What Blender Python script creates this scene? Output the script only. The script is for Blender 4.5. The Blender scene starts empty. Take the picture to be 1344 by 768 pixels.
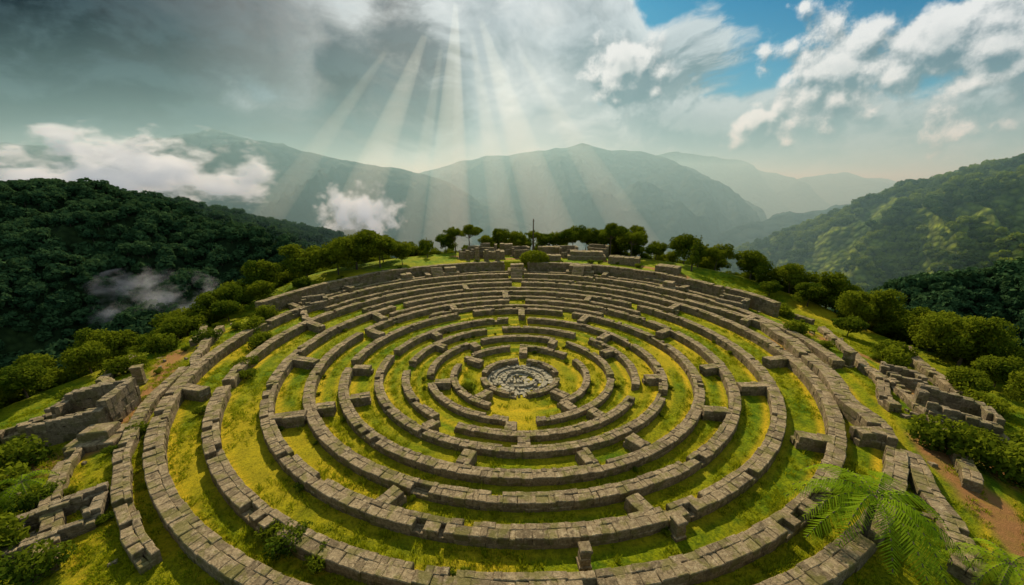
import bpy, math, random
import numpy as np
from mathutils import Vector, Matrix, Euler
random.seed(7); rng=np.random.default_rng(7)
S=bpy.context.scene
col=S.collection
S.view_settings.view_transform='Standard'; S.view_settings.look='None'; S.view_settings.exposure=0
# ------------------------------------------------------------------ noise
def _h(ix,iy,s):
    n=(ix*374761393+iy*668265263+s*982451653)&0x7fffffff
    n=((n^(n>>13))*1274126177)&0x7fffffff
    return ((n^(n>>16))&0xffff)/65535.0
def vn(x,y,s=0):
    x=np.asarray(x,float);y=np.asarray(y,float)
    ix=np.floor(x).astype(np.int64);iy=np.floor(y).astype(np.int64)
    fx=x-ix;fy=y-iy;fx=fx*fx*(3-2*fx);fy=fy*fy*(3-2*fy)
    return (_h(ix,iy,s)*(1-fx)+_h(ix+1,iy,s)*fx)*(1-fy)+(_h(ix,iy+1,s)*(1-fx)+_h(ix+1,iy+1,s)*fx)*fy
def fbm(x,y,o=4,s=0,r=.5):
    a=1;t=0;n=0
    for i in range(o):
        t=t+a*vn(x*2**i+i*17.3,y*2**i-i*9.1,s+i);n+=a;a*=r
    return t/n
def sst(a,b,x):
    t=np.clip((x-a)/(b-a),0,1);return t*t*(3-2*t)
# ------------------------------------------------------------------ nodes
def mat(name):
    m=bpy.data.materials.new(name);m.use_nodes=True;m.node_tree.nodes.clear();return m
class B:
    def __init__(s,nt): s.nt=nt
    def n(s,t,ins=None,**p):
        d=s.nt.nodes.new(t)
        for k,v in p.items(): setattr(d,k,v)
        if ins:
            for k,v in ins.items(): s.set(d.inputs[k],v)
        return d
    def set(s,i,v):
        if hasattr(v,'is_output') : s.nt.links.new(v,i)
        else: i.default_value=v
    def m(s,op,a,b=0.0,c=None,clamp=False):
        d=s.nt.nodes.new('ShaderNodeMath');d.operation=op;d.use_clamp=clamp
        s.set(d.inputs[0],a);s.set(d.inputs[1],b)
        if c is not None:s.set(d.inputs[2],c)
        return d.outputs[0]
    def v(s,op,a,b=(0,0,0)):
        d=s.nt.nodes.new('ShaderNodeVectorMath');d.operation=op
        s.set(d.inputs[0],a)
        if op=='SCALE': s.set(d.inputs[3],b)
        else: s.set(d.inputs[1],b)
        return d.outputs['Value'] if op in('DOT_PRODUCT','LENGTH') else d.outputs[0]
    def noise(s,vec,scale,detail=5,rough=.5,out='Fac',dist=0.0):
        d=s.nt.nodes.new('ShaderNodeTexNoise')
        s.nt.links.new(vec,d.inputs['Vector']);d.inputs['Scale'].default_value=scale
        d.inputs['Detail'].default_value=detail;d.inputs['Roughness'].default_value=rough;d.inputs['Distortion'].default_value=dist
        return d.outputs[out]
    def mr(s,x,a,b,c=0.0,d=1.0,smooth=True):
        q=s.nt.nodes.new('ShaderNodeMapRange')
        q.interpolation_type='SMOOTHSTEP' if smooth else 'LINEAR'
        for i,val in enumerate((x,a,b,c,d)): s.set(q.inputs[i],val)
        return q.outputs[0]
    def mix(s,f,a,b,bt='MIX'):
        d=s.nt.nodes.new('ShaderNodeMix');d.data_type='RGBA';d.blend_type=bt
        s.set(d.inputs[0],f)
        for i,val in((6,a),(7,b)):
            if isinstance(val,tuple) and len(val)==3: val=val+(1,)
            s.set(d.inputs[i],val)
        return d.outputs[2]
    def pos(s): return s.n('ShaderNodeNewGeometry').outputs['Position']
    def obj(s): return s.n('ShaderNodeTexCoord').outputs['Object']
    def bump(s,h,st,dist=1.0):
        return s.n('ShaderNodeBump',{'Height':h,'Strength':st,'Distance':dist}).outputs[0]
    def out(s,sh,sock='Surface'):
        o=s.n('ShaderNodeOutputMaterial');s.nt.links.new(sh,o.inputs[sock])
def principled(b,c,r=.9,nrm=None,spec=.2):
    d=b.n('ShaderNodeBsdfPrincipled',{'Roughness':r,'Specular IOR Level':spec})
    b.set(d.inputs['Base Color'],c if not(isinstance(c,tuple) and len(c)==3) else c+(1,))
    if nrm is not None:b.nt.links.new(nrm,d.inputs['Normal'])
    return d.outputs[0]
def stone(name,c1,c2,moss):
    m=mat(name);b=B(m.node_tree);p=b.pos()
    n1=b.noise(p,.8,6,.6);n2=b.noise(p,5,6,.7)
    at=b.n('ShaderNodeAttribute',attribute_name='tone').outputs['Fac']
    c=b.mix(b.mr(n2,.3,.7),c1,c2)
    c=b.mix(b.m('MULTIPLY',at,.55),c,(.06,.042,.024))
    c=b.mix(b.mr(b.noise(p,2.3,5,.7),.54,.64,0,.6),c,(.60,.47,.29))
    c=b.mix(b.mr(b.noise(p,1.3,6,.7),.56,.68,0,.6),c,(.045,.034,.020))
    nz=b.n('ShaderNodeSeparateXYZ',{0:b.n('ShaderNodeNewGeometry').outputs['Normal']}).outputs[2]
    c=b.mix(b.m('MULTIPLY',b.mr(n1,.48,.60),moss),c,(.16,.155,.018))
    c=b.mix(b.mr(nz,.3,.8,.3,0.0),c,(.05,.038,.02))  # upright faces painted darker than tops, shade put into the colour
    h=b.m('ADD',b.m('MULTIPLY',n2,.7),b.noise(p,14,4,.7))
    b.out(principled(b,c,.93,b.bump(h,1.0,.12)));return m
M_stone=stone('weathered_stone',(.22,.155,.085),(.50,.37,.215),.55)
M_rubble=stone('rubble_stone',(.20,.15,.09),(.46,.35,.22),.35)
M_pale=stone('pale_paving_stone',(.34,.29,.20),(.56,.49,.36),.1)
# grass terrain
m=mat('lawn_grass');b=B(m.node_tree);p=b.pos()
dry=b.n('ShaderNodeAttribute',attribute_name='dry').outputs['Fac']
path=b.n('ShaderNodeAttribute',attribute_name='path').outputs['Fac']
na=b.noise(p,.09,5,.6);nb=b.noise(p,.6,6,.65);nc=b.noise(p,4.5,6,.75);nd=b.noise(p,1.7,5,.7)
c=b.mix(b.mr(nb,.35,.65),(.12,.23,.004),(.38,.43,.006))
c=b.mix(b.mr(na,.42,.62,0,.6),c,(.56,.46,.008))
c=b.mix(b.mr(nc,.35,.60,.65,0),c,(.035,.08,.004))
c=b.mix(b.mr(nd,.54,.68,0,.65),c,(.06,.13,.005))
c=b.mix(b.m('MULTIPLY',dry,b.mr(nc,.25,.6,.35,1.0)),c,(.95,.62,.03))
c=b.mix(b.m('MULTIPLY',path,b.mr(nb,.3,.55,.6,1.0)),c,(.50,.24,.09))
h=b.m('ADD',b.m('MULTIPLY',nc,1.0),b.noise(p,16,3,.7))
b.out(principled(b,c,.95,b.bump(h,1.0,.26),.1));M_lawn=m
def leafmat(name,dark,light,tr=.35,lit_patch=None):
    m=mat(name);b=B(m.node_tree)
    oi=b.n('ShaderNodeObjectInfo');r=oi.outputs['Random']
    at=b.n('ShaderNodeAttribute',attribute_name='tone').outputs['Fac']
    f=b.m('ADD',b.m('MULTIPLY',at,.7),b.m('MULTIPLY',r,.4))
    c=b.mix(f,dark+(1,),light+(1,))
    if lit_patch: c=b.mix(b.m('MULTIPLY',b.mr(b.noise(oi.outputs['Location'],.012,4,.6),.45,.58),b.m('MULTIPLY_ADD',at,.6,.4)),c,lit_patch+(1,))  # sunlit areas of the slope painted into the leaf colour
    d=b.n('ShaderNodeBsdfDiffuse');b.set(d.inputs[0],c)
    t=b.n('ShaderNodeBsdfTranslucent');b.set(t.inputs[0],c)
    x=b.n('ShaderNodeMixShader',{0:tr,1:d.outputs[0],2:t.outputs[0]})
    b.out(x.outputs[0]);return m
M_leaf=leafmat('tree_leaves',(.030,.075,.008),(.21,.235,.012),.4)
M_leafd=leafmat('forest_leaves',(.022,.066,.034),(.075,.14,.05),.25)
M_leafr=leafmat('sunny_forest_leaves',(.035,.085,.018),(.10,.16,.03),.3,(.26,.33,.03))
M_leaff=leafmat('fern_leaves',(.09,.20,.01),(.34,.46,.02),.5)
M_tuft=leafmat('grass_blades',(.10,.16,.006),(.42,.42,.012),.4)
m=mat('bark');b=B(m.node_tree);p=b.obj()
b.out(principled(b,b.mix(b.noise(p,6,5,.6),(.05,.035,.02),(.14,.11,.08)),.95,b.bump(b.noise(p,12,4,.6),.6,.05)));M_bark=m
def mountmat(name,c1,c2,sc,bd):
    m=mat(name);b=B(m.node_tree);p=b.pos()
    vor=b.n('ShaderNodeTexVoronoi',{'Scale':sc});b.nt.links.new(p,vor.inputs['Vector'])
    n=b.noise(p,sc*.15,6,.65)
    c=b.mix(b.mr(n,.35,.65),c1,c2);c=b.mix(b.mr(vor.outputs['Distance'],.1,.8,0,.7),c,(.01,.02,.008))
    h=b.m('SUBTRACT',b.m('MULTIPLY',n,1.5),vor.outputs['Distance'])
    b.out(principled(b,c,.95,b.bump(h,1.0,bd),.05));return m
M_mnear=mountmat('forest_floor',(.014,.03,.012),(.035,.06,.018),.16,3)
M_mright=mountmat('mountain_meadow_forest',(.05,.10,.015),(.22,.28,.028),.10,5)
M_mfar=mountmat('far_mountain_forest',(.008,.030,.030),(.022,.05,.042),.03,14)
# ------------------------------------------------------------------ mesh utils
def obj_from(name,V,F,mats,mi=None,attrs=None,smooth=False,parent=None,link=True):
    me=bpy.data.meshes.new(name+'_mesh')
    me.from_pydata([tuple(v) for v in V] if not isinstance(V,np.ndarray) else V.tolist(),[],F if isinstance(F,list) else F.tolist())
    for mm in mats: me.materials.append(mm)
    if mi is not None: me.polygons.foreach_set('material_index',np.asarray(mi,np.int32))
    if attrs:
        for k,a in attrs.items():
            dom='POINT' if len(a)==len(me.vertices) else 'FACE'
            at=me.attributes.new(k,'FLOAT',dom);at.data.foreach_set('value',np.asarray(a,np.float32))
    if smooth: me.polygons.foreach_set('use_smooth',np.ones(len(me.polygons),bool))
    me.update()
    if not link: return me
    o=bpy.data.objects.new(name,me);col.objects.link(o)
    if parent:o.parent=parent
    return o
def grid(nx,ny):
    i=np.arange(nx-1);j=np.arange(ny-1);I,J=np.meshgrid(i,j,indexing='ij');a=(I*ny+J).ravel()
    return np.stack([a,a+ny,a+ny+1,a+1],1)
# ------------------------------------------------------------------ hill
RINGS=[(51,5.4),(51.3,9.7),(51.8,13.1),(52.1,16.5),(52.8,20.2),(53.4,24.7),(54.7,29.1),(56.2,34.1),(58,40),(60.9,46),(62,53)]
CX=1.2
def hill(x,y):
    x=np.asarray(x,float);y=np.asarray(y,float)
    dx=(x-3)/67.0;dy=np.where(y>62,(y-62)/84.0,(y-62)/100.0)
    rho=(np.abs(dx)**2.2+np.abs(dy)**2.2)**(1/2.2)
    wob=(fbm(x/22,y/22,3,5)-.5)*.16
    t=np.maximum(0,rho+wob-.98)
    z=-np.minimum(66*t*.75,230)*sst(0,.12,t)
    rr=np.hypot(x-CX,y-62)
    for cy,r in RINGS[:10]:
        z=z+.3*sst(-.5,.5,np.hypot(x-CX,y-cy)-r)
    z=z-2.1
    z=z-2.4*sst(48,66,rr)*(1-sst(70,110,y))
    z=z+2.6*sst(53.5,56,rr)*sst(85,105,y)*(1-sst(.9,1.1,rho))
    z=z+(fbm(x/9,y/9,4,9)-.5)*.5*sst(44,54,rr)+(fbm(x/3,y/3,3,2)-.5)*.14
    return z
def H(x,y): return float(hill(x,y))
xs=np.arange(-125,126,.5);ys=np.arange(-20,215,.5)
X,Y=np.meshgrid(xs,ys,indexing='ij');Z=hill(X,Y)
dry=np.zeros_like(X)
for cy,r in RINGS:
    d=np.hypot(X-CX,Y-cy)-r
    dry=np.maximum(dry,np.exp(-((d-.95)/.35)**2)*.5);dry=np.maximum(dry,np.exp(-((d+1.0)/.35)**2)*1.0)
dry*=.45+.95*fbm(X/4,Y/4,3,31)
rr=np.hypot(X-CX,Y-53)
dry=np.maximum(dry,sst(8.5,5,rr)*.5)
dry=np.maximum(dry,sst(.57,.77,fbm(X/14,Y/14,4,77))*.5)
def segdist(px,py,pts):
    best=np.full_like(px,1e9)
    for (x0,y0),(x1,y1) in zip(pts[:-1],pts[1:]):
        vx,vy=x1-x0,y1-y0;t=np.clip(((px-x0)*vx+(py-y0)*vy)/(vx*vx+vy*vy),0,1)
        best=np.minimum(best,np.hypot(px-x0-t*vx,py-y0-t*vy))
    return best
path=np.zeros_like(X)
for pts,w in [([(-60,22),(-50,31),(-43,30),(-40,33),(-46,46),(-54,56)],1.3),([(52,68),(56,50),(48,38),(44,28)],1.0),([(42,33),(38,27),(36,19)],1.2),([(44,60),(42,44),(36,32)],.6),([(20,128),(38,110),(50,92)],1.0),([(-20,128),(-4,122),(20,126)],.9)]:
    path=np.maximum(path,sst(w+.7,w-.3,segdist(X+(fbm(X/5,Y/5,2,3)-.5)*3,Y,pts)))
obj_from('hilltop_ground',np.stack([X,Y,Z],-1).reshape(-1,3),grid(len(xs),len(ys)),[M_lawn],attrs={'dry':np.clip(dry,0,1).ravel(),'path':path.ravel()},smooth=True)
obj_from('valley_ground',np.array([(-9000,-3000,-228),(9000,-3000,-228),(9000,12000,-228),(-9000,12000,-228)],float),[[0,1,2,3]],[M_mfar])
# ------------------------------------------------------------------ stone walls
class Blocks:
    def __init__(s): s.V=[];s.F=[];s.T=[];s.n=0
    def add(s,c,ax,L,W,Hh,ch=.07,jit=.05,tone=None):
        ax=np.array(ax,float);nx=np.array([-ax[1],ax[0]])
        vs=[]
        for (zz,k) in ((0,0),(Hh-ch,0),(Hh,ch)):
            for sx,sy in((-1,-1),(1,-1),(1,1),(-1,1)):
                q=ax*(sx*(L/2-k))+nx*(sy*(W/2-k))
                vs.append([c[0]+q[0],c[1]+q[1],c[2]+zz])
        vs=np.array(vs)
        j=rng.uniform(-jit,jit,(4,3));j[:,2]*=.8
        vs[4:8]+=j;vs[8:12]+=j;vs[:4,:2]+=j[:,:2]*.5
        o=s.n
        s.V.append(vs);s.n+=12
        for a in range(4):
            bb=(a+1)%4
            s.F.append([o+a,o+bb,o+4+bb,o+4+a]);s.F.append([o+4+a,o+4+bb,o+8+bb,o+8+a])
        s.F.append([o+8,o+9,o+10,o+11])
        t=random.random()**1.8 if tone is None else tone
        s.T+= [t]*9
    def build(s,name,m=None,parent=None):
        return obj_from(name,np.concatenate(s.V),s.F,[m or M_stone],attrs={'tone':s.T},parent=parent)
def wall_path(bk,pts,hgt,thick,L=(.6,1.3),ruin=.1,courses=2,zf=None,sink=.35):
    P=np.array(pts,float);seg=np.hypot(*(P[1:]-P[:-1]).T);cum=np.concatenate([[0],np.cumsum(seg)]);T=cum[-1]
    def at(d):
        d=min(max(d,0),T-1e-4);i=int(np.searchsorted(cum,d,side='right')-1);i=min(i,len(seg)-1)
        u=(d-cum[i])/seg[i];return P[i]+(P[i+1]-P[i])*u,(P[i+1]-P[i])/seg[i]
    hc=(hgt)/courses
    for cc in range(courses):
        cap=cc==courses-1
        rows=((-.27,.46),(.24,.52)) if not cap else ((-.20,.60),(.31,.38))
        for off,wf in rows:
            d=-random.random()*.3
            while d<T:
                l=random.uniform(*L);l=min(l,T-d+.2)
                if l<.25: break
                c,ax=at(d+l/2)
                nx=np.array([-ax[1],ax[0]])
                low=fbm(c[0]/6,c[1]/6,2,44)
                if not(cap and (random.random()<ruin*(2.4 if low>.6 else .3))):
                    q=c+nx*(off*thick+random.uniform(-.03,.03))
                    z0=(zf or H)(c[0],c[1])
                    hh=hc+ (sink if cc==0 else random.uniform(-.05,.05))
                    zz=z0-(sink if cc==0 else 0)+(hc*cc)
                    bk.add((q[0],q[1],zz+.003*cc),ax,l+.005,thick*wf+(.05 if cap else 0),hh,.05,.035)
                d+=l
def arc(cy,r,a0,a1,step=.7,cx=CX):
    n=max(3,int(abs(a1-a0)*math.pi/180*r/step))
    return [(cx+r*math.cos(math.radians(a)),cy+r*math.sin(math.radians(a))) for a in np.linspace(a0,a1,n)]
ARCS={0:[(10,75),(95,170),(190,262),(280,350)],
 1:[(-60,25),(40,88),(100,150),(165,245)],
 2:[(200,262),(278,345),(-8,50),(62,120),(132,188)],
 3:[(-20,40),(52,100),(112,175),(186,232),(244,327)],
 4:[(-25,84),(96,168),(174,331)],
 5:[(-40,62),(68,112),(120,182),(188,320)],
 6:[(-62,86),(94,160),(164,298)],
 7:[(-82,40),(44,136),(141,278)],
 8:[(-81,88),(92,200),(203,279)],
 9:[(-15,87),(93,262),(282,318)],
 10:[(12,86),(94,168)]}
HT=[.8,.85,.85,.9,.95,1.0,1.05,1.1,1.2,1.3,3.0]
TH=[.8,.9,.95,1.0,1.05,1.15,1.2,1.3,1.35,1.4,1.6]
for i,(cy,r) in enumerate(RINGS):
    for a0,a1 in ARCS[i]:
        bk=Blocks();wall_path(bk,arc(cy,r,a0,a1),HT[i],TH[i],L=(.35,1.0) if i<6 else (.4,1.2),ruin=.06,courses=2 if i<10 else 4)
        bk.build('stone_ring_wall')
for cy,r,a0,a1 in [(53.9,26.9,50,132),(55.4,31.6,38,145),(57.2,37.1,28,150),(59.6,43,24,158),(61.5,49.6,18,160)]:
    bk=Blocks();wall_path(bk,arc(cy,r,a0,a1),.85,1.0,ruin=.06);bk.build('stone_ring_wall')
CON=[(6,7,250),(6,7,286),(4,5,256),(4,5,285),(4,5,300),(3,4,237),(3,4,270),(5,6,213),(4,5,209),(6,7,216),(4,5,188),(5,6,325),(6,7,338),(5,6,350),(7,8,319),(8,9,322),
 (3,4,142),(3,4,35),(4,5,55),(5,6,120),(6,7,150),(7,8,168),(5,6,20),(6,7,60),(7,8,110),(7,8,30),(2,3,265),(2,3,20),(1,2,300),(1,2,200),(1,2,60),(2,3,150),(0,1,310),(0,1,232),(0,1,150),(0,1,85),(2,3,305),(1,2,130),(8,9,205),(8,9,10),(9,10,35),(9,10,60),(9,10,120),(9,10,145),(3,4,345),(6,7,188),(4,5,88),(6,7,95),(5,6,160),(7,8,350)]
for a,c,ang in CON:
    (c0,r0),(c1,r1)=RINGS[a],RINGS[c];q=math.radians(ang);full=(r1-r0<5.2 and random.random()<.4)
    p0=(CX+(r0+.7)*math.cos(q),c0+(r0+.7)*math.sin(q));p1=(CX+(r1-.7)*math.cos(q),c1+(r1-.7)*math.sin(q))
    if not full: p0=(p1[0]+(p0[0]-p1[0])*.7,p1[1]+(p0[1]-p1[1])*.7)
    bk=Blocks();wall_path(bk,[p0,p1],HT[a]+.25,1.25,ruin=.0,L=(.7,1.3));bk.build('stone_cross_wall')
# centre ruin
bk=Blocks()
for r in (1.0,1.9,2.8,3.7,4.5):
    n=int(2*math.pi*r/.8)
    for k in range(n):
        if random.random()<.1: continue
        a=2*math.pi*k/n+r;q=(CX+r*math.cos(a),51+r*math.sin(a))
        bk.add((q[0],q[1],H(*q)-.1),(-math.sin(a),math.cos(a)),.74,.82,.2+random.uniform(0,.06),.03,.03,random.random()*.35)
bk.build('paved_circle',M_pale)
bk=Blocks();wall_path(bk,arc(51,2.3,20,330,.5),.5,.55,(.4,.7),.25);wall_path(bk,arc(51,3.9,-60,200,.6),.35,.45,(.4,.8),.3)
for k in range(45):
    a=random.random()*6.28;r=random.random()**.6*5;q=(CX+r*math.cos(a),51+r*math.sin(a));t=random.random()*3
    bk.add((q[0],q[1],H(*q)),(math.cos(t),math.sin(t)),random.uniform(.3,.7),random.uniform(.25,.5),random.uniform(.25,.6),.05,.06)
bk.build('stone_altar_ruin',M_pale)
# outer walls
def wobble(pts,k=.8):
    out=[]
    P=np.array(pts,float)
    for i in range(len(P)-1):
        n=max(2,int(np.hypot(*(P[i+1]-P[i]))/1.5))
        for t in np.linspace(0,1,n,endpoint=False):
            q=P[i]+(P[i+1]-P[i])*t;out.append((q[0]+(fbm(q[0]/5,q[1]/5,2,8)-.5)*k*2,q[1]+(fbm(q[0]/5,q[1]/5,2,18)-.5)*k*2))
    out.append(tuple(P[-1]));return out
OUT=[([(-52,64),(-46,52),(-42,45)],1.2,1.1),([(-60,55),(-56,47),(-48,42)],1.0,1.0),([(-62,33),(-55,35),(-50,40)],1.3,1.2),
 ([(-50,80),(-42,73),(-38,68)],1.0,1.1),([(-60,70),(-54,62),(-52,58)],1.0,1.0),
 ([(38,80),(46,66),(44.5,56)],1.4,1.6),([(44.5,57),(42,47),(38.5,39),(36,32)],1.6,1.8),([(36,30),(33,24),(29,19)],1.0,1.3),
 ([(57,66),(51,53),(47,44),(43,38)],1.0,1.1),([(66,60),(60,50),(56,42),(50,34),(45,28),(42,22),(40,15)],1.3,1.3),
 ([(52,84),(44,92),(36,100)],1.4,1.6),([(-46,86),(-38,94)],1.3,1.3),([(60,72),(54,80)],1.0,1.0)]
for pts,h,t in OUT:
    bk=Blocks();wall_path(bk,wobble(pts),h,t,ruin=.08,L=(.5,1.2));bk.build('ruined_stone_wall')
for a0,a1,r,h in [(196,238,47.5,1.0),(205,232,51.5,.9),(318,342,50,.9)]:
    bk=Blocks();wall_path(bk,wobble(arc(60,r,a0,a1,1.5),.5),h,1.1,ruin=.12,L=(.5,1.2));bk.build('ruined_stone_wall')
def chamber(cx,cy,w,d,rot,h,name='stone_ruin',rubble=12):
    bk=Blocks();R=math.radians(rot)
    def T(x,y): return (cx+x*math.cos(R)-y*math.sin(R),cy+x*math.sin(R)+y*math.cos(R))
    for a,c,hh in [((-w/2,-d/2),(w/2,-d/2),h*.8),((w/2,-d/2+.5),(w/2,d/2-.5),h),((w/2,d/2),(-w/2,d/2),h),((-w/2,d/2-.5),(-w/2,.6),h*.85)]:
        wall_path(bk,[T(*a),T(*c)],hh,.85,ruin=.18,courses=3,L=(.6,1.2))
    for k in range(rubble):
        q=T(random.uniform(-w,w)*.7,random.uniform(-d,d)*.7);t=random.random()*3
        bk.add((q[0],q[1],H(*q)-.05),(math.cos(t),math.sin(t)),random.uniform(.4,1),random.uniform(.3,.6),random.uniform(.3,.6),.06,.08)
    bk.build(name,M_rubble)
for a in [(-46,36.5,6,5,15,3.2),(-52,41,3.5,3,10,1.8),(48,36.5,5,4,-35,2.8),(52,46,3.5,3,-30,1.6),(47,78,5,3.5,-50,2.2),(-34,23,4.5,3.2,35,1.2),(-42,78,4,3,35,2.2)]:
    chamber(*a)
def platform(cx,cy,w,d,h,rot=0,steps=1):
    bk=Blocks();R=math.radians(rot);ax=(math.cos(R),math.sin(R));nx=(-ax[1],ax[0])
    z=H(cx,cy)-.4
    for s in range(steps):
        W=w-s*1.6;D=d-s*1.6;hh=h/steps
        nxn=int(W/1.3);nyn=max(1,int(D/1.3))
        for i in range(nxn):
            for j in range(nyn):
                if s<steps-1 and 1<i<nxn-2 and 1<j<nyn-2: continue
                u=(i+.5)/nxn*W-W/2;v=(j+.5)/nyn*D-D/2
                bk.add((cx+ax[0]*u+nx[0]*v,cy+ax[1]*u+nx[1]*v,z+.002*s),ax,W/nxn-.02,D/nyn-.02,.4+hh*(s+1)+random.uniform(-.12,.05),.1,.04,random.random()*.4)
    bk.build('stone_platform')
for a in [(1.5,111.5,5.5,4,3.0,0,2),(20,109.5,8,4.5,3.0,-14,2),(11,120,9,3,1.8,-5,1),(24,122,12,5,2.6,-8,2),(-18,109,5,4,2.6,15,2),(34,114,9,4,2.2,-25,1),(-6,124,7,4,2.4,5,1),(-13,131,6,4,3,0,2),(-2,132,6,4,3.6,0,2),(14,132,10,3,2.8,0,1),(43,103,6,4,1.8,-38,1),(-29,102,4.5,4,2.2,28,2),(39,92,4,4,2.2,-38,2),(-41,33,4,3.4,1.6,15,2)]:
    platform(*a)
for a in [(-8,127,5,4,0,4.2),(29,128,6,4,-10,3.6),(3,127,5,4,10,3.2),(19,127,5,4,0,3.4),(-15,124,4,3,10,3)]: chamber(*a)
def stairs(cx,cy,rot,n=7,w=3.2):
    bk=Blocks();R=math.radians(rot);out=np.array([math.cos(R),math.sin(R)]);ax=(-out[1],out[0])
    for k in range(n):
        q=np.array([cx,cy])+out*k*.5
        bk.add((q[0],q[1],H(cx,cy)-.2),ax,w,.5,.2+.33*(k+1),.04,.02,.1)
    bk.build('stone_staircase')
stairs(1.3,103,90,9);stairs(18,104,72,9);stairs(-20,102.5,112,9)
def pillar(x,y,h,w):
    bk=Blocks();z=H(x,y)-.1;k=random.random();ax=(math.cos(k),math.sin(k))
    bk.add((x,y,z),ax,w*1.3,w*1.3,.4,.06,.03);
    bk.add((x,y,z+.4),ax,w,w,h*.5,.04,.03);bk.add((x,y,z+.4+h*.5),ax,w*.97,w*.97,h*.4,.05,.04);bk.add((x,y,z+.4+h*.9),ax,w*1.15,w*1.15,.25,.06,.05)
    bk.build('stone_pillar')
for a in [(12.2,22.6,1.1,.75),(4.9,20.3,1.2,.7),(-48.5,45,2.2,1.0),(47.5,49.5,2.0,1.0),(-8,118,3.4,1),(-11,119,3.8,1),(-4.5,118,3.2,1),(8,117,2.8,1),(-14,119.5,3,1)]: pillar(*a)
bk=Blocks()
for k in range(220):
    a=random.uniform(0,6.28);r=random.uniform(47,58);x=CX+r*math.cos(a);y=60+r*math.sin(a)
    if y<15: continue
    t=random.random()*3;bk.add((x,y,H(x,y)-.05),(math.cos(t),math.sin(t)),random.uniform(.25,.8),random.uniform(.2,.5),random.uniform(.15,.4),.05,.07)
bk.build('scattered_rubble',M_rubble)
def tube(V,F,p0,p1,r0,r1,n=6):
    p0=np.array(p0,float);p1=np.array(p1,float);d=p1-p0;d/=np.linalg.norm(d)
    a=np.cross(d,[0,0,1.0]) if abs(d[2])<.9 else np.cross(d,[1.0,0,0]);a/=np.linalg.norm(a);c=np.cross(d,a)
    o=len(V)
    for p,r in((p0,r0),(p1,r1)):
        for k in range(n):
            t=2*math.pi*k/n;V.append(p+a*r*math.cos(t)+c*r*math.sin(t))
    for k in range(n):
        F.append([o+k,o+(k+1)%n,o+n+(k+1)%n,o+n+k])
    F.append([o+n+k for k in range(n)])
V=[];F=[];z=H(7,126);tube(V,F,(7,126,z),(7,126,z+12.5),.28,.16,8);tube(V,F,(6.6,126,z+11.8),(7.4,126,z+11.8),.08,.08);tube(V,F,(7,126,z),(7,126,z+.5),.5,.4,8)
obj_from('wooden_pole',np.array(V),F,[M_bark])
# ------------------------------------------------------------------ foliage
def leaves(centers,radii,per,size,flat=1.0,tone0=None,shell=.55):
    V=[];T=[]
    for ci,(c,r) in enumerate(zip(centers,radii)):
        n=int(per*r*r)
        d=rng.normal(size=(n,3));d/=np.linalg.norm(d,axis=1)[:,None]
        rad=(shell+(1-shell)*rng.random(n)**.6)*(1+.25*(rng.random(n)-.5))
        p=np.array(c)+d*rad[:,None]*np.array([r,r,r*flat])
        nrm=d+rng.normal(size=(n,3))*.7;nrm/=np.linalg.norm(nrm,axis=1)[:,None]
        u=np.cross(nrm,rng.normal(size=(n,3)));u/=np.linalg.norm(u,axis=1)[:,None];w=np.cross(nrm,u)
        s=size*(.6+.8*rng.random(n))[:,None]
        V.append(np.stack([p-u*s,p-w*s*.6,p+u*s,p+w*s*.6],1).reshape(-1,3))
        t0=random.random()*.6 if tone0 is None else tone0
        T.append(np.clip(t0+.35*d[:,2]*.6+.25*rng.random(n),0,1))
    V=np.concatenate(V);F=np.arange(len(V)).reshape(-1,4)
    return V,F,np.concatenate(T)
def tree_mesh(name,h,R,style,leafm=M_leaf,per=170,size=.2):
    V=[];F=[]
    tr=.05*h*.55
    lean=np.array([random.uniform(-.08,.08),random.uniform(-.08,.08),1])
    hb=h*(.5 if style=='umb' else .4)
    pts=[np.array([0,0,-.6])];
    for k in range(1,4): pts.append(lean*hb*k/3+np.array([random.uniform(-.1,.1),random.uniform(-.1,.1),0])*h*.1)
    for k in range(3): tube(V,F,pts[k],pts[k+1],tr*(1-.2*k),tr*(1-.2*(k+1)),7)
    C=[];RR=[]
    if style=='cone':
        tube(V,F,pts[-1],(0,0,h*.95),tr*.4,tr*.1,6)
        for k in range(11):
            z=h*(.25+.7*k/10);q=R*(1-.085*k)*.6
            for j in range(2):
                a=random.random()*6.28;C.append((q*.6*math.cos(a),q*.6*math.sin(a),z));RR.append(q*random.uniform(.6,.85))
    else:
        nb=10 if style=='umb' else 11
        for k in range(nb):
            a=k*2.4+random.random()*.6
            if style=='umb': rr=R*(.1+.65*random.random());zz=h*(random.uniform(.72,.93)-.12*rr/R);q=R*random.uniform(.3,.42)
            else: rr=R*(.15+.6*random.random());zz=h*(random.uniform(.45,.92)-.15*rr/R);q=R*random.uniform(.3,.5)
            e=np.array([rr*math.cos(a),rr*math.sin(a),zz]);mid=(pts[-1]+e)/2+np.array([0,0,-.04*h])
            tube(V,F,pts[-1],mid,tr*.4,tr*.25,5);tube(V,F,mid,e,tr*.25,tr*.08,5)
            C.append(e);RR.append(q)
            for j in range(2):
                C.append(e+rng.normal(size=3)*q*.6*np.array([1,1,.5]));RR.append(q*random.uniform(.4,.65))
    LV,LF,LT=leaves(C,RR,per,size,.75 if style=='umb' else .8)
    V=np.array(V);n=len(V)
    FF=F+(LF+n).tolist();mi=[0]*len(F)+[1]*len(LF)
    return obj_from(name,np.concatenate([V,LV]),FF,[M_bark,leafm],mi,{'tone':np.concatenate([np.zeros(len(F)),LT])},link=False)
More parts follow.
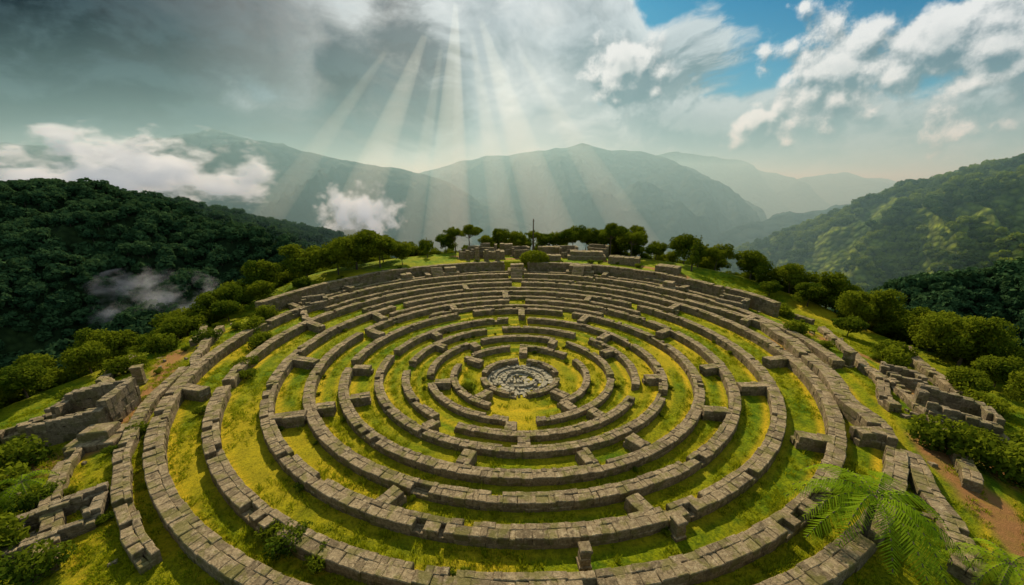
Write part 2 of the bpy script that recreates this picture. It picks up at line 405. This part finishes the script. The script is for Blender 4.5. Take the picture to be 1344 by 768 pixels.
TM=[tree_mesh('broadleaf_a',7.5,4.2,'round'),tree_mesh('broadleaf_b',6.2,3.8,'round'),tree_mesh('broadleaf_c',8.5,4.6,'round'),tree_mesh('broadleaf_d',5,3.2,'round')]
TU=[tree_mesh('tall_a',10,4.0,'umb'),tree_mesh('tall_b',8.5,3.6,'umb')]
TC=[tree_mesh('conifer_a',9,2.4,'cone')]
def shrub_mesh(name,R,per=420,size=.11):
    C=[];RR=[]
    V=[];F=[]
    for k in range(9):
        a=random.random()*6.28;r=random.random()*R*.7;e=(r*math.cos(a),r*math.sin(a),R*random.uniform(.25,.75));C.append(e);RR.append(R*random.uniform(.3,.5))
        tube(V,F,(0,0,-.2),e,.05,.02,4)
    LV,LF,LT=leaves(C,RR,per,size,.8);V=np.array(V);n=len(V)
    return obj_from(name,np.concatenate([V,LV]),F+(LF+n).tolist(),[M_bark,M_leaf],[0]*len(F)+[1]*len(LF),{'tone':np.concatenate([np.zeros(len(F)),LT])},link=False)
SM=[shrub_mesh('shrub_a',1.6),shrub_mesh('shrub_b',1.2),shrub_mesh('shrub_c',2.0,300,.14)]
def place(name,me,x,y,s=1,dz=0):
    o=bpy.data.objects.new(name,me);col.objects.link(o);o.location=(x,y,H(x,y)+dz);o.rotation_euler=(0,0,random.random()*6.28);o.scale=(s,s,s*random.uniform(.9,1.1));return o
for (x,y,s,k) in [(-61,92,1.1,0),(-54,98,1.4,2),(-47,101,1.3,1),(-44,106,1.5,2),(-38,108,1.3,0),(-57,84,.9,1),(-62,78,1.0,2),(-66,86,1.2,0),(-58,74,.9,3),(-64,70,1.1,0),(-69,76,1.2,2),(-70,66,1.0,1),(-60,64,.8,3),(-66,58,1.0,0),(-63,52,.9,3),(-70,50,1.1,2),(-64,45,.8,1),(-69,42,1,0),(-51,90,.8,3),(-33,113,1.2,3),(-40,117,1.3,1),(-48,112,1.3,0),
  (64,100,1.1,2),(58,107,1.0,0),(52,114,1.3,1),(70,93,1.1,0),(74,86,1.2,2),(68,84,.9,1),(75,77,1.1,0),(70,71,1.1,2),(77,68,1.2,1),(72,61,1.0,0),(69,54,1.1,2),(76,52,1.1,0),(66,47,.9,3),(72,44,1.0,1),(63,90,.8,3),(46,121,1.2,3),(60,118,1.2,0),(62,66,.8,3),(58,44,.8,3),(62,40,.9,1),
  (-24,138,1.2,1),(-9,140,1.1,3),(-4,141,1.2,1),(2,142,1.3,3),(12,140,1.1,1),(17,141,1.3,3),(22,139,1.2,0),(27,139,1.1,0),(32,137,1.4,1),(42,133,1.5,2),(36,140,1.3,0),(-30,132,1.0,3)]:
    place('broadleaf_tree',TM[k],x,y,s)
for (x,y,s,k) in [(-15,134,1.1,0),(-20,134,1.0,1),(-38,124,.8,1),(33,127,1.2,0),(39,124,1.1,1),(8,138,.9,1),(56,113,.9,1),(-47,120,.9,0)]:
    place('tall_broadleaf_tree',TU[k],x,y,s)
for (x,y,s) in [(50,104,1.1),(54,109,1.0),(-28,125,.8)]: place('conifer_tree',TC[0],x,y,s)
V,F,T=leaves([(0,0,1.6)],[3.2],700,.16,.75,.6,.85)
o=obj_from('round_hedge_bush',V,F,[M_leaf],attrs={'tone':T});o.location=(7,117,H(7,117));o.scale=(1.35,1,1)
SHR=[(-44,26,1.8,2),(-46,29,1.5,2),(-41,22,1.5,2),(-36,20,1.6,2),(-38,25,1.0,0),(-31,19,1.2,0),(-15.5,21,1,0),(-13,20,.9,1),(-17,22.5,.9,0),(-3.5,19,.7,1),(-9,24,.45,1),(-4.6,30.5,.55,1),(-18,27,.5,1),(-6,47.5,.9,1),
 (42,31,1.6,2),(45,29,1.5,2),(46,32,1.4,0),(49,29,1.6,2),(52,33,1.3,2),(27,16,1.0,0),(56,52,1.4,2),(61,56,1.5,2),(-41,58,1.2,2),(-45,63,1.4,2),(-38,50,1.1,0),(-36,47,1.0,1),(-48,70,1.3,2),(-35,38,.7,1),(-50,58,1.4,0),(49,62,1.2,2),(56,75,1.4,2),(55,40,1.3,2),(-56,50,1.4,2),(-58,58,1.5,2),(-55,43,1.2,0)]
for k in range(90):
    a=random.random()*6.28;r=random.uniform(47,62);x=CX+r*math.cos(a);y=61+r*math.sin(a)
    if y>22: SHR.append((x,y,random.uniform(.3,.8),random.randint(0,1)))
for k in range(60):
    cy,r=random.choice(RINGS[1:10]);a=random.random()*6.28;r+=random.choice((-1,1))*.9
    x=CX+r*math.cos(a);y=cy+r*math.sin(a)
    if y>17: SHR.append((x,y,random.uniform(.18,.38),random.randint(0,1)))
for x,y,s,k in SHR: place('shrub',SM[k],x,y,s)
def fern(x,y,hh,L,n):
    V=[];F=[];tube(V,F,(0,0,-.4),(.1,.1,hh*.5),.28,.2,8);tube(V,F,(.1,.1,hh*.5),(0,0,hh),.2,.2,8)
    LV=[];T=[]
    for k in range(n):
        a=k*2.399;el=random.uniform(.15,1.0);l=L*random.uniform(.75,1.1)
        d=np.array([math.cos(a),math.sin(a),0]);sd=np.array([-d[1],d[0],0]);p=np.array([0,0,hh]);prev=p
        m=34;tf=random.random()*.35
        for j in range(1,m):
            t=j/m;q=np.array([0,0,hh])+d*l*t*(1-.1*t)+np.array([0,0,l*(el*t-(.5+el*.8)*t*t)])
            ll=l*.15*math.sin(math.pi*min(1,t*.93+.07))**.6;w=.011*l
            tg=(q-prev);tg/=np.linalg.norm(tg)
            for s in(-1,1):
                e=q+sd*s*ll*random.uniform(.85,1.1)+tg*ll*.5+np.array([0,0,-ll*random.uniform(.3,.7)])
                LV+= [q-tg*w,q+tg*w,e+tg*w*.3,e-tg*w*.2];T.append(tf+.35*t+.3*random.random())
            if j%3==0 or j==1: tube(V,F,prev if j>1 else p,q,.035,.03,4)
            prev=q
    V=np.array(V);k=len(V);LV=np.array(LV);LF=(np.arange(len(LV)).reshape(-1,4)+k).tolist()
    o=obj_from('tree_fern',np.concatenate([V,LV]),F+LF,[M_bark,M_leaff],[0]*len(F)+[1]*len(LF),{'tone':[.1]*len(F)+T})
    o.location=(x,y,H(x,y))
fern(24.8,21.5,4.0,5.8,19);fern(31,18.5,2.0,3.2,13);fern(-40,26,1.8,2.4,12)
def instancer(name,child_mesh,childname,P,scale):
    P=np.asarray(P);n=len(P);a=rng.random(n)*6.283;s=scale*.5
    V=np.empty((n,4,3))
    for k in range(4):
        t=a+k*math.pi/2+math.pi/4
        V[:,k,0]=P[:,0]+np.cos(t)*s*1.41421;V[:,k,1]=P[:,1]+np.sin(t)*s*1.41421;V[:,k,2]=P[:,2]
    o=obj_from(name,V.reshape(-1,3),np.arange(n*4).reshape(-1,4),[M_lawn])
    o.instance_type='FACES';o.use_instance_faces_scale=True;o.show_instancer_for_render=False
    c=bpy.data.objects.new(childname,child_mesh);col.objects.link(c);c.parent=o
    return o
def tuft(name,nb,hh,sp):
    V=[];T=[]
    for k in range(nb):
        a=random.random()*6.28;r=random.random()*sp;b0=np.array([r*math.cos(a),r*math.sin(a),-.02]);d=np.array([math.cos(a),math.sin(a),0])*random.random()*.8;s=np.array([-math.sin(a),math.cos(a),0])*.03
        h=hh*random.uniform(.5,1);V+=[b0-s,b0+s,b0+d*h+np.array([0,0,h])+s*.2,b0+d*h+np.array([0,0,h])-s*.2];T.append(random.random())
    return obj_from(name,np.array(V),np.arange(len(V)).reshape(-1,4),[M_tuft],attrs={'tone':T},link=False)
for k,(nb,hh,sp,n) in enumerate([(26,.24,.35,14000),(22,.4,.3,4000)]):
    x=rng.uniform(-60,64,n*2);y=15+ (rng.random(n*2)**1.5)*85
    keep=fbm(x/7,y/7,3,12)>.52 if k==1 else fbm(x/4,y/4,3,22)>.45
    for cy,r in RINGS: keep&=np.abs(np.hypot(x-CX,y-cy)-r)>.8
    keep&=np.hypot(x-CX,y-51)>6
    x=x[keep][:n];y=y[keep][:n]
    instancer('grass_tufts',tuft('tuft%d'%k,nb,hh,sp),'grass_tuft',np.stack([x,y,hill(x,y)],1),rng.uniform(.6,1.3,len(x)))
# ------------------------------------------------------------------ mountains
def crown_mesh(name,lm,size=.19,n=240):
    C=[(0,0,.1)];R=[.62]
    for k in range(6):
        a=random.random()*6.28;C.append((.42*math.cos(a),.42*math.sin(a),random.uniform(-.1,.4)));R.append(random.uniform(.25,.42))
    V,F,T=leaves(C,R,n,size,.9,None,.75)
    VV=[];FF=[];tube(VV,FF,(0,0,-1.4),(0,0,0),.06,.04,5)
    VV=np.array(VV);k=len(VV)
    return obj_from(name,np.concatenate([VV,V]),FF+(F+k).tolist(),[M_bark,lm],[0]*len(FF)+[1]*len(F),{'tone':np.concatenate([np.zeros(len(FF)),T])},link=False)
CM=[crown_mesh('forest_crown',M_leafd) for _ in range(3)]
CR=[crown_mesh('forest_crown',M_leafr) for _ in range(3)]
def mountain(name,crest,slope,depth,back,m,ns,nt,amp,wl,seed,rough=1.0):
    C=np.array(crest,float);L=np.concatenate([[0],np.cumsum(np.hypot(C[1:,0]-C[:-1,0],C[1:,1]-C[:-1,1]))])
    def surf(s,t):
        x=np.interp(s,L,C[:,0]);y=np.interp(s,L,C[:,1]);z=np.interp(s,L,C[:,2])
        tx,ty=(C[-1,0]-C[0,0]),(C[-1,1]-C[0,1]);l=math.hypot(tx,ty);nx,ny=ty/l,-tx/l
        if ny>0: nx,ny=-nx,-ny
        px=x+nx*t;py=y+ny*t
        w=np.minimum(1,np.abs(t)/(wl*.8))
        rid=1-np.abs(2*fbm(s/wl+.2*t/wl,t/(wl*2.4),5,seed,.55)-1)*2
        z=z-slope*np.abs(t)*(1-.12*np.exp(-np.abs(t)/wl))+ (rid-.5)*amp*w*2+(fbm(px/(wl*.35),py/(wl*.35),5,seed+9)-.5)*amp*.55*rough
        return px,py,z
    ss=np.linspace(0,L[-1],ns);tt=np.linspace(-back,depth,nt)
    Sg,Tg=np.meshgrid(ss,tt,indexing='ij');x,y,z=surf(Sg,Tg)
    obj_from(name,np.stack([x,y,z],-1).reshape(-1,3),grid(ns,nt),[m],smooth=True)
    return surf,L[-1]
def forest(surf,L,depth,n,sc,t0=-30,CMs=None,gap=0):
    CMs=CMs or CM
    s=rng.random(n)*L;t=t0+rng.random(n)*(depth-t0);x,y,z=surf(s,t)
    if gap:
        kk=fbm(x/70,y/70,4,55)<gap;x,y,z=x[kk],y[kk],z[kk];n=len(x)
    scl=sc*rng.uniform(.6,1.35,n)
    k=rng.integers(0,3,n)
    for j in range(3):
        q=k==j;instancer('hillside_forest',CMs[j],'forest_tree',np.stack([x,y,z+scl*.45],1)[q],scl[q])
sf,L=mountain('forested_mountain',[(-900,330,56),(-663,393,32),(-538,414,26),(-455,435,28),(-389,466,9),(-328,497,-12),(-272,518,-28),(-207,559,-57),(-134,621,-92),(-60,690,-140)],.56,420,200,M_mnear,160,110,26,90,3)
forest(sf,L,400,12000,7.2)
sf,L=mountain('forested_mountain',[(430,950,-165),(558,880,-92),(621,828,-53),(731,745,31),(860,662,82),(994,621,117),(1300,560,170)],.5,560,250,M_mright,220,150,42,130,21)
forest(sf,L,520,8500,8,-30,CR,.57)
sf,L=mountain('forested_hillside',[(230,330,-118),(262,303,-84),(279,290,-62),(306,274,-41),(336,259,-31),(381,238,-14),(520,200,20)],.6,230,120,M_mnear,120,90,14,60,41)
forest(sf,L,220,4200,6)
def rdg(pts,xs_,zs_,y): return [((u-672)*xs_,y+60*math.sin(u*.013),25-(v-250)*zs_) for u,v in pts]
mountain('distant_mountain',rdg([(-500,190),(-100,195),(150,190),(300,174),(370,188),(470,211),(530,220),(590,243),(640,275),(720,305),(800,330),(900,350)],2.6,2.51,1346),.62,700,500,M_mfar,300,120,75,240,61,.8)
mountain('distant_mountain',rdg([(380,290),(480,250),(600,212),(680,200),(760,193),(830,201),(900,222),(960,252),(1010,285),(1080,320),(1160,340)],3.8,3.67,1960),.6,1000,600,M_mfar,300,120,80,330,71,.8)
mountain('distant_mountain',rdg([(650,260),(780,220),(880,200),(960,212),(1050,235),(1110,226),(1180,240),(1300,230),(1450,205),(1800,190)],6,5.8,3100),.55,1500,900,M_mfar,300,100,110,500,81,.8)
mountain('distant_mountain',rdg([(880,330),(960,305),(1040,285),(1100,275),(1180,262),(1300,240),(1500,230)],2.4,2.3,1240),.55,600,400,M_mfar,200,90,60,200,91,.8)
mountain('distant_mountain',rdg([(430,290),(520,268),(600,258),(680,268),(740,285),(800,300),(880,330)],2.9,2.8,1560),.55,600,400,M_mfar,200,90,70,220,97,.8)
n=5200;x=rng.uniform(-123,124,n*3);y=rng.uniform(-15,212,n*3)
dx=(x-3)/67;dy=np.where(y>62,(y-62)/84,(y-62)/100);rho=(np.abs(dx)**2.2+np.abs(dy)**2.2)**(1/2.2)
kp=(rho>1.05)&((y>20));x=x[kp][:2600];y=y[kp][:2600];z=hill(x,y)
k=rng.integers(0,4,len(x))
for j in range(4):
    q=k==j;instancer('hillside_forest',TM[j],'broadleaf',np.stack([x,y,z-.5],1)[q],rng.uniform(.7,1.15,q.sum()))
# ------------------------------------------------------------------ haze, shafts, clouds (volumes)
def volmat(name,dens,color,g):
    m=mat(name);b=B(m.node_tree);v=b.n('ShaderNodeVolumeScatter',{'Density':dens,'Anisotropy':g});v.inputs['Color'].default_value=color+(1,)
    b.out(v.outputs[0],'Volume');return m
def box(name,lo,hi,m):
    V=np.array([(x,y,z) for x in(lo[0],hi[0]) for y in(lo[1],hi[1]) for z in(lo[2],hi[2])],float)
    return obj_from(name,V,[[0,1,3,2],[4,6,7,5],[0,4,5,1],[2,3,7,6],[0,2,6,4],[1,5,7,3]],[m])
box('valley_haze',(-5000,440,-227),(5000,5200,215),volmat('haze',.00082,(.42,.74,.86),.3))
M_shaft=volmat('shaft_mist',.0033,(.94,.98,.94),.6)  # sun rays imitated by added beam-shaped cones of denser mist
ap=np.array([-100,837,450.])
for (x,y,z,r,f) in [(-440,640,-60,30,.32),(-300,650,-90,52,.25),(-185,640,-110,28,.28),(-115,650,-120,58,.15),(-88,620,-120,24,.2),(0,640,-110,36,.24),(90,650,-110,58,.2),(240,650,-100,44,.3)]:
    e=np.array([x,y,z],float);e=e+(e-ap)*.15
    V=[];F=[];tube(V,F,ap+(e-ap)*f,e,.5+r*f*.4,r,20);F.append(list(range(19,-1,-1)))
    obj_from('sun_shaft',np.array(V),F,[M_shaft],smooth=False)
def cloudmat(name,dens,sc,seed,th=.0,em=.25):
    m=mat(name);b=B(m.node_tree);p=b.obj()
    l=b.v('LENGTH',p)
    w=b.v('ADD',b.v('MULTIPLY',p,(1.6,.7,1.0)),(seed,seed*.7,0))
    n=b.noise(w,sc,4,.62)
    d=b.m('ADD',b.m('MULTIPLY',b.m('SUBTRACT',1.0,l),1.0),b.m('MULTIPLY',b.m('SUBTRACT',n,.61+th),3.4))
    d=b.mr(d,0.0,.45,0,dens)
    v=b.n('ShaderNodeVolumePrincipled',{'Density':d,'Anisotropy':.3});v.inputs['Color'].default_value=(.97,.98,1,1)
    b.set(v.inputs['Emission Strength'],b.m('MULTIPLY',d,em));v.inputs['Emission Color'].default_value=(.85,.92,1,1)  # faint glow added in place of light scattered inside the cloud
    b.out(v.outputs[0],'Volume')
    m.cycles.volume_sampling='DISTANCE'
    return m
def cloud(name,loc,sc,m):
    bpy.ops.mesh.primitive_ico_sphere_add(subdivisions=3,radius=1,location=loc);o=bpy.context.object;o.name=name;o.scale=sc;o.data.materials.append(m)
    return o
cloud('cumulus_cloud',(-600,620,50),(275,70,80),cloudmat('cloud_a',.05,2.1,4.4,.0))
cloud('cumulus_cloud',(-235,600,-10),(84,50,54),cloudmat('cloud_b',.045,1.8,7.7))
cloud('mist_bank',(-320,325,-72),(70,40,34),cloudmat('cloud_e',.014,1.8,5.3,-.04,.2))
# ------------------------------------------------------------------ world
w=bpy.data.worlds.new('World');S.world=w;w.use_nodes=True;nt=w.node_tree;nt.nodes.clear();b=B(nt)
SUN_EL=38;SUN_AZ=-9
sky=b.n('ShaderNodeTexSky',sky_type='NISHITA');sky.sun_disc=False;sky.sun_elevation=math.radians(SUN_EL);sky.sun_rotation=math.radians(SUN_AZ)
bg1=b.n('ShaderNodeBackground',{'Strength':.08});nt.links.new(b.mix(1.0,sky.outputs[0],(.22,.72,.85),'MULTIPLY'),bg1.inputs[0])
D=b.n('ShaderNodeTexCoord').outputs['Generated']
wn=b.noise(D,2.6,3,.5,'Color')
W=b.v('ADD',b.v('MULTIPLY',D,(1,1,1.9)),b.v('SCALE',b.v('SUBTRACT',wn,(.5,.5,.5)),.35))
def dens(v): return b.m('ADD',b.m('MULTIPLY',b.noise(v,2.1,2,.5),.5),b.m('MULTIPLY',b.noise(v,5.5,9,.60),.5))
d0=dens(W);d1=dens(b.v('ADD',W,(.0,0,.05)))
sx=b.n('ShaderNodeSeparateXYZ',{0:D})
L1=b.v('DOT_PRODUCT',D,(-.66,.70,.28));R1=b.v('DOT_PRODUCT',D,(.60,.66,.45));G1=b.m('MAXIMUM',b.v('DOT_PRODUCT',D,(-.08,.905,.415)),0.0)
bias=b.m('SUBTRACT',b.mr(sx.outputs[0],-.6,.6,.14,-.01),b.mr(R1,.88,.99,0,.13))
bias=b.m('ADD',bias,b.mr(sx.outputs[2],.06,.26,.15,.07))
dd=b.m('ADD',d0,bias)
lit=b.mr(b.m('SUBTRACT',d0,d1),-.05,.06)
thick=b.mr(dd,.54,.74)
cc=b.mix(lit,(.14,.24,.28),(.55,.64,.66))
cc=b.mix(b.m('MULTIPLY',thick,.45),cc,(.11,.19,.225))
cc=b.mix(b.mr(sx.outputs[2],.02,.24,.75,0),cc,(.28,.40,.43))
storm=b.m('ADD',L1,b.m('MULTIPLY',b.m('SUBTRACT',d0,.5),.75))
dark=b.mr(storm,.83,.93)
mask=b.m('MAXIMUM',b.mr(dd,.46,.55),dark)
cd_=b.mix(lit,(.007,.020,.027),(.038,.074,.088))
cc=b.mix(b.m('MULTIPLY',dark,.97),cc,cd_)
glow=b.m('POWER',G1,16.0)
cc=b.mix(b.m('MULTIPLY',glow,b.mr(d0,.60,.42,.2,.9)),cc,(.97,1.0,.96))
bg2=b.n('ShaderNodeBackground',{'Strength':1.0});nt.links.new(cc,bg2.inputs[0])
mx=b.n('ShaderNodeMixShader',{0:mask,1:bg1.outputs[0],2:bg2.outputs[0]})
CU=[(.60,.77,.216,.15),(.68,.69,.215,.12),(.78,.62,.20,.18),(.25,.93,.25,.11),(.50,.85,.12,.06)]
def cumul(v,nv):
    f=None
    for x,y,z,r in CU:
        n=math.sqrt(x*x+y*y+z*z);q=b.v('SUBTRACT',v,(x/n,y/n,z/n));q=b.v('MULTIPLY',q,(1,1,1.4))
        g=b.m('SUBTRACT',1.0,b.m('DIVIDE',b.v('LENGTH',q),r));f=g if f is None else b.m('MAXIMUM',f,g)
    vor=b.n('ShaderNodeTexVoronoi',{'Scale':26.0},feature='SMOOTH_F1');nt.links.new(nv,vor.inputs['Vector'])
    f=b.m('ADD',f,b.m('MULTIPLY',b.m('SUBTRACT',b.noise(nv,9,8,.64),.5),2.1))
    return b.m('ADD',f,b.m('MULTIPLY',b.m('SUBTRACT',.38,vor.outputs['Distance']),.8))
Dw=b.v('ADD',D,b.v('SCALE',b.v('SUBTRACT',b.noise(D,8,3,.5,'Color'),(.5,.5,.5)),.10))
up=(-.010,0,.018)
c0=cumul(Dw,D);c1=cumul(b.v('ADD',Dw,up),b.v('ADD',D,up))
cm=b.mr(c0,.0,.36);cl=b.mr(b.m('SUBTRACT',c0,c1),-.30,.36)
ccol=b.mix(cl,(.15,.24,.28),(.86,.87,.84));ccol=b.mix(b.mr(c0,.6,1.4,0,.45),ccol,(.20,.29,.32))
bg3=b.n('ShaderNodeBackground',{'Strength':1.0});nt.links.new(ccol,bg3.inputs[0])
mx2=b.n('ShaderNodeMixShader',{0:b.m('MULTIPLY',cm,.92),1:mx.outputs[0],2:bg3.outputs[0]})
nt.links.new(mx2.outputs[0],b.n('ShaderNodeOutputWorld').inputs[0])
w.cycles.sampling_method='MANUAL';w.cycles.sample_map_resolution=512
sd=bpy.data.lights.new('sun','SUN');sd.energy=5;sd.angle=math.radians(.5);sd.color=(1,.87,.62)
so=bpy.data.objects.new('sun',sd);col.objects.link(so)
e,a=math.radians(SUN_EL),math.radians(SUN_AZ)
v=Vector((math.sin(a)*math.cos(e),math.cos(a)*math.cos(e),math.sin(e)))
so.rotation_euler=v.to_track_quat('Z','Y').to_euler();so.location=(0,0,200)
cd=bpy.data.cameras.new('camera');cd.sensor_width=36;cd.lens=13.39;cd.clip_end=30000;cd.clip_start=.5
co=bpy.data.objects.new('camera',cd);col.objects.link(co);co.location=(0,0,25);co.rotation_euler=(math.radians(75),0,0);S.camera=co
